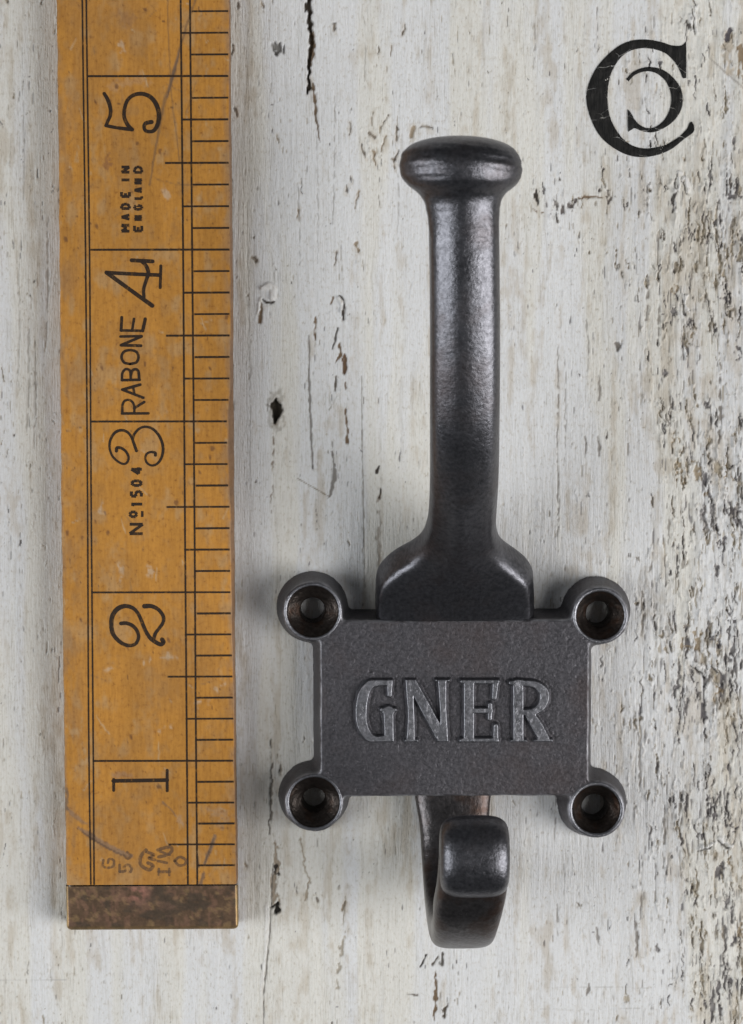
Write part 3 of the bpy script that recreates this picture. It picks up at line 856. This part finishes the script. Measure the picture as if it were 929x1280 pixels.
FONT = {'M': [[(0, 0), (0, 1), (.5, .35), (1, 1), (1, 0)]], 'A': [[(0, 0), (.5, 1), (1, 0)], [(.2, .33), (.8, .33)]], 'D': [[(0, 0), (0, 1), (.55, 1), (1, .7), (1, .3), (.55, 0), (0, 0)]],
        'E': [[(1, 1), (0, 1), (0, 0), (1, 0)], [(0, .5), (.75, .5)]], 'I': [[(.5, 0), (.5, 1)]], 'N': [[(0, 0), (0, 1), (1, 0), (1, 1)]],
        'G': [[(1, .8), (.7, 1), (.25, 1), (0, .7), (0, .3), (.25, 0), (.75, 0), (1, .2), (1, .5), (.6, .5)]], 'L': [[(0, 1), (0, 0), (1, 0)]],
        'o': [[(.5, 0), (.1, .2), (0, .5), (.1, .8), (.5, 1), (.9, .8), (1, .5), (.9, .2), (.5, 0)]],
        '1': [[(0, .72), (.6, 1), (.6, 0)]], '5': [[(.95, 1), (.15, 1), (.08, .55), (.6, .62), (1, .35), (.7, .03), (.05, .05)]],
        '0': [[(.5, 0), (.08, .25), (.08, .75), (.5, 1), (.92, .75), (.92, .25), (.5, 0)]], '4': [[(.7, 0), (.7, 1), (0, .3), (1, .3)]]}


def upright(ch, ox, oy, s, xt, xb, ys, ye, w):
    """letter lying on its back: its top at xt, foot at xb, reading from ys up to ye (zoom px)"""
    h = w * s / 2
    lo, hi = ys - h, ye + h
    if lo < hi:
        lo = hi = (ys + ye) / 2
    pt = [([(ox + (xb - h + (xt + h - xb + h) * b) / s, oy + (lo + (hi - lo) * a) / s) for a, b in pl], w, False) for pl in FONT[ch]]
    strokes("printed_letter", pt, M_INK, rule, ZI, False)


for ch, ys, ye in [('M', 1165, 1035), ('A', 982, 880), ('D', 820, 715), ('E', 637, 530), ('I', 388, 342), ('N', 266, 150)]:
    upright(ch, 140, 195, 12.19, 128, 286, ys, ye, 3.1)
for ch, ys, ye in [('E', 1162, 1045), ('N', 988, 903), ('G', 832, 738), ('L', 668, 595), ('A', 566, 476), ('N', 432, 343), ('D', 268, 150)]:
    upright(ch, 140, 195, 12.19, 326, 474, ys, ye, 3.0)
for ch, ys, ye, xt, xb in [('N', 1190, 1070, 285, 442), ('o', 1022, 945, 285, 382), ('1', 905, 862, 302, 436), ('5', 822, 738, 302, 432), ('0', 712, 632, 302, 432), ('4', 592, 500, 302, 432)]:
    upright(ch, 125, 520, 8.0, xt, xb, ys, ye, 3.2)
strokes("printed_letter", [(zz(125, 520, 8.0, [(424, 1010), (424, 950)]), 2.8, False)], M_INK, rule, ZI, False)
# worn stamp near the tip
Z7 = lambda pts: zz(70, 940, 4.04, pts)
strokes("worn_stamp", [(Z7([(240, 545), (238, 575), (262, 585), (290, 575), (292, 548), (270, 540), (262, 560)]), 2.7, True),
                       (Z7([(322, 570), (322, 605)]), 3.0, False), (Z7([(322, 605), (350, 600), (345, 580), (365, 570), (382, 585), (378, 605)]), 3.0, True),
                       (Z7([(360, 505), (378, 525), (362, 540), (345, 522)]), 2.4, True),
                       (Z7([(455, 495), (428, 530), (430, 570), (470, 595), (490, 575), (465, 560)]), 3.9, True), (Z7([(460, 505), (495, 520), (470, 535), (500, 545)]), 3.3, True),
                       (Z7([(515, 495), (545, 485), (580, 480), (585, 500), (560, 520), (520, 530)]), 3.6, True), (Z7([(520, 500), (575, 520)]), 2.7, False),
                       (Z7([(518, 605), (575, 605)]), 3.3, False), (Z7([(520, 590), (520, 620)]), 2.7, False), (Z7([(573, 590), (573, 622)]), 2.7, False), (Z7([(515, 550), (560, 560)]), 3.0, False),
                       (Z7([(600, 550), (625, 530), (655, 545), (650, 568), (620, 572), (600, 550)]), 3.0, True)], M_FAINT, rule, ZI)

# brass tip
ZB = ZR + 0.06
tipy = np.arange(1107.2, 1162.6, 1.1)
rows = []; pol = []
for py in tipy:
    l = P(interp_px(LEFT, py) - .6, py, ZR - .5); r = P(interp_px(RIGHT, py) + .3, py, ZR - .5)
    e = max(0.0, (py - 1156) / 6.4)
    cut = 0.55 * (1 - math.sqrt(max(0, 1 - e ** 2.4)))
    ztop = ZB - 0.5 * e ** 2
    xl, xr = l[0] + cut, r[0] - cut
    xs = np.linspace(xl + .45, xr - .45, 90)
    prof = [(xl + .05, 0.02, .2), (xl, 1.5, .5), (xl, ztop - 1.2, .8), (xl + .03, ztop - .5, 1), (xl + .12, ztop - .2, 1), (xl + .28, ztop - .04, .5)] + [(x, ztop, 0) for x in xs] + \
           [(xr - .28, ztop - .04, .5), (xr - .12, ztop - .2, 1), (xr - .03, ztop - .5, 1), (xr, ztop - 1.2, .8), (xr, 1.5, .5), (xr - .05, 0.02, .2)]
    rows.append([(p[0], l[1], p[1]) for p in prof]); pol.append([max(p[2], .55 * e) for p in prof])
for zf, pp in ((.7, .9), (.35, .6), (0.02, .2)):
    rows.append([(p[0], rows[len(tipy) - 1][k][1] - .02, min(p[2], ZB * zf)) for k, p in enumerate(rows[len(tipy) - 1])]); pol.append([pp * .7] * len(rows[0]))
T_ = np.array(rows); pol = np.array(pol)
tx, ty = T_[..., 0], T_[..., 1]
pol = pol * (0.55 + .6 * fbm(tx / 1.0 + 5, ty / 1.0, 401, 3))
b1 = fbm(tx / 2.2, ty / 1.6, 402, 4); b2 = fbm(tx / 0.9, ty / 0.8, 403, 4)
TC = np.array((0.112, 0.068, 0.040)) * (0.7 + .6 * b1)[..., None]
def tb(col, w):
    global TC
    TC = TC * (1 - w[..., None]) + np.asarray(col) * w[..., None]
tb((0.27, 0.175, 0.085), sst(.54, .66, b2) * .6)
tb((0.22, 0.12, 0.08), sst(.56, .68, fbm(tx / .5, ty / 1.4 + tx, 407, 3)) * .5)
tb((0.060, 0.045, 0.032), sst(.50, .66, fbm(tx / 1.6, ty / 1.4, 404, 4)) * .7)
pc = P(172, 1116, ZB)
tb((0.36, 0.17, 0.13), np.exp(-(((tx - pc[0]) / 1.7) ** 2 + ((ty - pc[1]) / 1.4) ** 2)) * sst(.35, .6, b2) * 1.0)
tb((0.26, 0.14, 0.10), sst(.60, .72, fbm(tx / 1.8 + 9, ty / 1.4, 405, 3)) * .25)
tb((0.50, 0.35, 0.15), np.clip(pol, 0, 1) * .75)
build("brass_tip", T_.reshape(-1, 3), grid_faces(*tx.shape)[:, ::-1][:, ::-1], M_BRASS, rule, True, colour=np.clip(TC, 0, 1).reshape(-1, 3), attrs={"polish": np.clip(pol, 0, 1)})

# ------------------------------------------------------------------ cast iron coat hook
hc = P(568, 885, 0)
hook = empty("coat_hook", (hc[0], hc[1], 0), "dark cast iron coat hook with knobbed arm and raised lettering on its plate", "coat hook")
ZP = 6.5
corner = {'tl': P(400, 775.5, ZP), 'tr': P(737, 775.5, ZP), 'bl': P(400, 996, ZP), 'br': P(736, 996, ZP)}
x0 = (corner['tl'][0] + corner['bl'][0]) / 2; x1 = (corner['tr'][0] + corner['br'][0]) / 2
yt = corner['tl'][1]; yb = corner['bl'][1]
BOSS = [(P(391, 764.5, ZP), 4.45), (P(750.5, 769.5, ZP), 4.30), (P(393, 1003, ZP), 4.40), (P(745.5, 1012, ZP), 4.32)]


def smin(a, b, k):
    h = np.clip(0.5 + 0.5 * (b - a) / k, 0, 1)
    return b * (1 - h) + a * h - k * h * (1 - h)


def plate_sd(x, y):
    wobx = (vn(x / 2.5, y / 2.5, 601) - .5) * 0.10 + (vn(x / .7, y / .7, 602) - .5) * .04
    dx = np.maximum(x0 - x, x - x1); dy = np.maximum(yb - y, y - yt)
    r = 0.35
    ax, ay = dx + r, dy + r
    sd = np.hypot(np.maximum(ax, 0), np.maximum(ay, 0)) + np.minimum(np.maximum(ax, ay), 0) - r
    for c, R in BOSS:
        sd = smin(sd, np.hypot(x - c[0], y - c[1]) - R, 0.9)
    return sd + wobx


# letters as rounded raised strokes: (points in zoom px, half widths in zoom px)
GN = lambda pts: zz(430, 830, 6.636, pts)
ER = lambda pts: zz(560, 830, 6.636, pts)
LET = {
    'G': (GN, [([(375, 150), (270, 150), (205, 175), (160, 255), (142, 380), (152, 500), (200, 590), (265, 620), (345, 612)], [16, 24, 32, 40, 42, 38, 32, 24, 22], True),
               ([(380, 138), (378, 252)], [19, 13], False), ([(368, 380), (374, 628)], [36, 34], False), ([(316, 374), (420, 374)], [11, 11], False), ([(345, 385), (390, 385)], [24, 24], False)]),
    'N': (GN, [([(540, 130), (556, 420), (552, 635)], [26, 22, 30], True), ([(520, 632), (598, 632)], [12, 12], False), ([(552, 130), (815, 615)], [36, 40], False),
               ([(812, 125), (822, 380), (832, 628)], [30, 22, 26], True), ([(772, 124), (860, 124)], [12, 12], False)]),
    'E': (ER, [([(172, 135), (172, 625)], [38, 38], False), ([(120, 138), (405, 138)], [14, 16], False), ([(395, 140), (382, 275)], [20, 14], False), ([(200, 380), (350, 380)], [17, 17], False),
               ([(348, 330), (346, 445)], [13, 13], False), ([(112, 628), (400, 628)], [15, 17], False), ([(394, 625), (396, 505)], [18, 13], False)]),
    'R': (ER, [([(580, 150), (582, 630)], [38, 38], False), ([(530, 636), (636, 636)], [11, 11], False), ([(520, 150), (660, 152)], [13, 18], False),
               ([(630, 152), (720, 165), (785, 215), (797, 280), (765, 350), (700, 390), (630, 395)], [18, 26, 34, 34, 30, 24, 20], True),
               ([(672, 405), (735, 505), (795, 618)], [34, 42, 40], True), ([(730, 634), (848, 630)], [12, 13], False)])}


def letter_sd(key, x, y):
    f, parts = LET[key]
    s = MPX * (1 - ZP / 420) / 6.636
    sd = np.full(x.shape, 9.0)
    for pts, w, sm in parts:
        q = PA(f(pts), ZP)
        q = catmull(q, 6) if sm and len(q) > 2 else q
        ww = np.interp(np.linspace(0, 1, len(q)), np.linspace(0, 1, len(w)), w) * s
        sd = smin(sd, seg_dist(x, y, q, ww), 0.12)
    hi_, lo_ = PA(f([(0, 116)]), ZP)[0][1], PA(f([(0, 650)]), ZP)[0][1]
    return np.maximum(sd - 0.25, np.maximum(y - hi_, lo_ - y))


gx = np.arange(x0 - 8.5, x1 + 8.5, 0.105); gy = np.arange(yb - 8.5, yt + 7.5, 0.105)
PX, PY = np.meshgrid(gx, gy)
sd = plate_sd(PX, PY)
top = ZP + (fbm(PX / 6, PY / 6, 611, 2) - .5) * .10 + (fbm(PX / .5, PY / .5, 612, 2) - .5) * .06 - 0.07 * sst(.77, .86, fbm(PX / .8, PY / .8, 614, 3))
ed = np.clip((sd + 0.38) / 0.38, 0, 1)
z = top - 0.38 * (1 - np.sqrt(np.clip(1 - ed ** 2, 0, 1))) * (sd < 0)
wall = sd >= 0
z = np.where(wall, ZP - 0.38 - sd * (ZP - 0.38) / 0.95 + (vn(PX / 1.5, PY / 1.5, 613) - .5) * .2, z)
z = np.maximum(z, -0.45)
ls = np.full(PX.shape, 9.0)
for k in LET:
    ls = np.minimum(ls, letter_sd(k, PX, PY))
z = z - 0.03 * np.exp(-((ls - 0.25) / 0.16) ** 2) * (ls > 0) * (sd < -1)
keepv = z > -0.44
for c, R in BOSS:
    keepv &= np.hypot(PX - c[0], PY - c[1]) > R - 0.42
kf = keepv[:-1, :-1] & keepv[1:, :-1] & keepv[:-1, 1:] & keepv[1:, 1:]
rub = np.exp(-((sd + 0.10) / 0.13) ** 2)
pv, pf, rub = compact(np.stack([PX, PY, z], -1).reshape(-1, 3), grid_faces(len(gy), len(gx), kf), rub.reshape(-1))
plate = build("plate", pv, pf, M_PLATE, hook, attrs={"rubbed": rub})


def lathe(profile, n, centre, name, mat, parent, axis=(0, 0, 1), xdir=(1, 0, 0), flat=1.0, jitter=0.0, seed=0):
    axis = np.array(axis, float); axis /= np.linalg.norm(axis)
    xd = np.array(xdir, float); yd = np.cross(axis, xd)
    a = np.linspace(0, 2 * math.pi, n, endpoint=False)
    V_ = []
    for s, r in profile:
        rr = r * (1 + jitter * (vn(np.cos(a) * 2 + s, np.sin(a) * 2 + s * 1.7, seed) - .5))
        V_.append(np.asarray(centre) + axis * s + np.outer(np.cos(a) * rr, xd) + np.outer(np.sin(a) * rr * flat, yd))
    return build(name, np.vstack(V_), grid_faces(len(profile), n, closed=True), mat, parent)


for i, (c, R) in enumerate(BOSS):
    ro, ri, rh = R - 0.02, R - 0.62 - 0.08 * (i % 2), (1.92, 1.98, 1.82, 2.0)[i]
    c0 = (c[0], c[1], 0)
    rim = lathe([(ZP - .48, ro + .02), (ZP - .30, ro - .02), (ZP - .10, ro - .12), (ZP + .04, ro - .24), (ZP + .08, ro - .36), (ZP + .03, ri + .10), (ZP - .10, ri)], 96, c0, "screw_hole_rim", M_LETTER, plate, jitter=.022, seed=620 + i)
    lathe([(ZP - .10, ri), (ZP - .30, ri - .10)] + [(ZP - .30 - t * 1.9, ri - .10 - t * (ri - .10 - rh)) for t in np.linspace(.06, .94, 14)] +
          [(ZP - 2.2, rh + .01), (ZP - 2.5, rh - .06), (2, rh - .12), (.9, rh - .16), (.02, rh - .18)], 96, c0, "countersink", M_RUST, plate, jitter=.03, seed=620 + i)

for k in LET:
    f, parts = LET[k]
    allp = np.vstack([PA(f(p[0]), ZP) for p in parts])
    lx = np.arange(allp[:, 0].min() - 1.3, allp[:, 0].max() + 1.3, 0.07); ly = np.arange(allp[:, 1].min() - 1.3, allp[:, 1].max() + 1.3, 0.07)
    LX, LY = np.meshgrid(lx, ly)
    s = letter_sd(k, LX, LY) + (fbm(LX / .6, LY / .6, 631, 2) - .5) * .05
    zl = ZP + 1.15 * sst(0.17, -0.26, s) + (fbm(LX / 1.0, LY / 1.0, 632, 2) - .5) * .10 * sst(.1, -.2, s) - 0.25
    kv = s < 0.18
    kf = kv[:-1, :-1] & kv[1:, :-1] & kv[:-1, 1:] & kv[1:, 1:]
    v_, f_ = compact(np.stack([LX, LY, zl], -1).reshape(-1, 3), grid_faces(len(ly), len(lx), kf))
    build("raised_letter", v_, f_, M_LETTER, plate)


def sweep(name, stations, mat, parent, nseg=72, nper=6, expo=2.6, endcap=True, flatfront=0.0):
    """stations: (world x, y, z, half width, half thickness); the section lies across the path in the y-z plane"""
    st = catmull(stations, nper)
    tan = np.gradient(st[:, 1:3], axis=0); tan /= np.linalg.norm(tan, axis=1)[:, None]
    a = np.linspace(0, 2 * math.pi, nseg, endpoint=False)
    e = 1.0 if callable(expo) else 2.0 / expo
    rip = 1 + flatfront * np.cos(7 * a + 0.9)
    rows = []
    for k_, (s, t) in enumerate(zip(st, tan)):
        if callable(expo):
            e = 2.0 / expo(k_ / (len(st) - 1))
        cx = np.sign(np.cos(a)) * np.abs(np.cos(a)) ** e * rip; cs = np.sign(np.sin(a)) * np.abs(np.sin(a)) ** e * rip
        ny_, nz_ = -t[1], t[0]
        rows.append(np.stack([s[0] + cx * s[3], s[1] + ny_ * cs * s[4], s[2] + nz_ * cs * s[4]], -1))
    v = np.array(rows)
    f = [tuple(q) for q in grid_faces(len(v), nseg, closed=True)]
    if endcap:
        f.append(tuple(range(nseg))[::-1]); f.append(tuple(range((len(v) - 1) * nseg, len(v) * nseg)))
    return build(name, v.reshape(-1, 3), f, mat, parent), st, tan


def station(py, l, r, zc, t):
    a, b = P(l, py, zc), P(r, py, zc)
    return ((a[0] + b[0]) / 2, a[1], zc, (b[0] - a[0]) / 2, t)


arm_st = [station(*s) for s in [
    (800, 470, 667, 2.6, 2.5), (785, 470, 667, 2.8, 2.6), (772, 470, 667, 3.3, 2.9), (757, 469.5, 667, 4.0, 3.2), (742, 470, 667, 5.0, 3.4), (730, 470.5, 666.5, 6.0, 3.5), (719, 474, 665, 7.1, 3.5),
    (709, 482, 659, 8.2, 3.5), (700, 493, 649, 9.4, 3.5), (690, 509.5, 636, 10.9, 3.5), (680, 521.5, 627, 12.5, 3.5), (669, 529, 622, 14.3, 3.5), (656, 533.5, 620, 16.4, 3.6), (640, 536, 620.5, 18.9, 3.6),
    (618, 537, 622, 22.0, 3.7), (590, 537.5, 623.3, 25.2, 3.7), (555, 537.5, 624, 28.2, 3.7), (514, 537.5, 624.5, 30.7, 3.7), (460, 537.5, 625, 32.8, 3.7), (400, 537.5, 625, 34.3, 3.8),
    (340, 537, 624.5, 35.3, 3.9), (295, 536.2, 624, 35.9, 3.9), (262, 536.4, 623.6, 36.3, 3.9), (235, 536.5, 623, 36.6, 3.9), (215, 537, 622, 36.9, 3.9)]]
arm, ast, atn = sweep("arm", arm_st, M_ARM, hook, expo=lambda q: 2.3 + 3.0 * float(sst(0.46, 0.16, np.array(q))), flatfront=0.012)
kc = P(578.0, 246, 36.5)
kprof = [(-6.0, 4.70), (-4.5, 4.80), (-3.0, 4.88), (-1.8, 5.02), (-.8, 5.25), (0, 5.62), (.6, 6.15), (1.1, 6.8), (1.6, 7.4), (2.2, 7.9), (2.9, 8.2), (3.7, 8.33), (4.5, 8.32), (5.3, 8.15), (6.0, 7.8), (6.6, 7.25), (7.1, 6.5), (7.5, 5.6), (7.85, 4.4), (8.1, 3.0), (8.25, 1.5), (8.3, 0.05)]
kp = catmull(kprof, 4)
lathe([tuple(p) for p in kp], 96, kc, "knob", M_ARM, arm, axis=(-0.055, 1.0, 0.045), flat=0.80, jitter=.02, seed=640)

low_st = [station(*s) for s in [
    (975, 517, 615, 3.0, 2.4), (990, 518, 614, 3.1, 2.4), (1010, 521, 612, 3.3, 2.4), (1035, 525, 611, 3.8, 2.4), (1065, 527, 611, 4.8, 2.4), (1095, 529, 613, 6.6, 2.4), (1122, 531, 615, 9.2, 2.45),
    (1143, 533.5, 613, 12.4, 2.5), (1157, 536, 614.5, 16.0, 2.55), (1163, 538.5, 616, 19.8, 2.6), (1161, 540, 619, 23.6, 2.6), (1151, 541.5, 622.5, 27.0, 2.7), (1133, 542, 628, 29.8, 2.8), (1110, 546, 633, 31.6, 3.0),
    (1088, 548, 635, 32.6, 3.0), (1070, 549, 635, 33.0, 2.6)]]
lower, lst, ltn = sweep("lower_hook", low_st, M_LOW, hook, expo=3.8)
# rounded end of the lower hook
ec = P(593, 1070.5, 34.0)
hx = 4.85; hy = 5.75; hz = 4.6
nu, nv = 64, 48
uu = np.linspace(0, 2 * math.pi, nu, endpoint=False); vv = np.linspace(-math.pi / 2, math.pi / 2, nv)
sp = lambda c, e: np.sign(c) * np.abs(c) ** e
e1, e2 = 0.33, 0.95          # boxy across, round in section
V_ = np.stack([ec[0] + hx * np.outer(sp(np.sin(vv), e1 + .25), np.ones(nu)),
               ec[1] + hy * np.outer(np.abs(np.cos(vv)) ** e1, sp(np.cos(uu), e2)),
               ec[2] + hz * np.outer(np.abs(np.cos(vv)) ** e1, sp(np.sin(uu), e2))], -1)
build("rolled_end", V_.reshape(-1, 3), grid_faces(nv, nu, closed=True), M_ARM, lower)
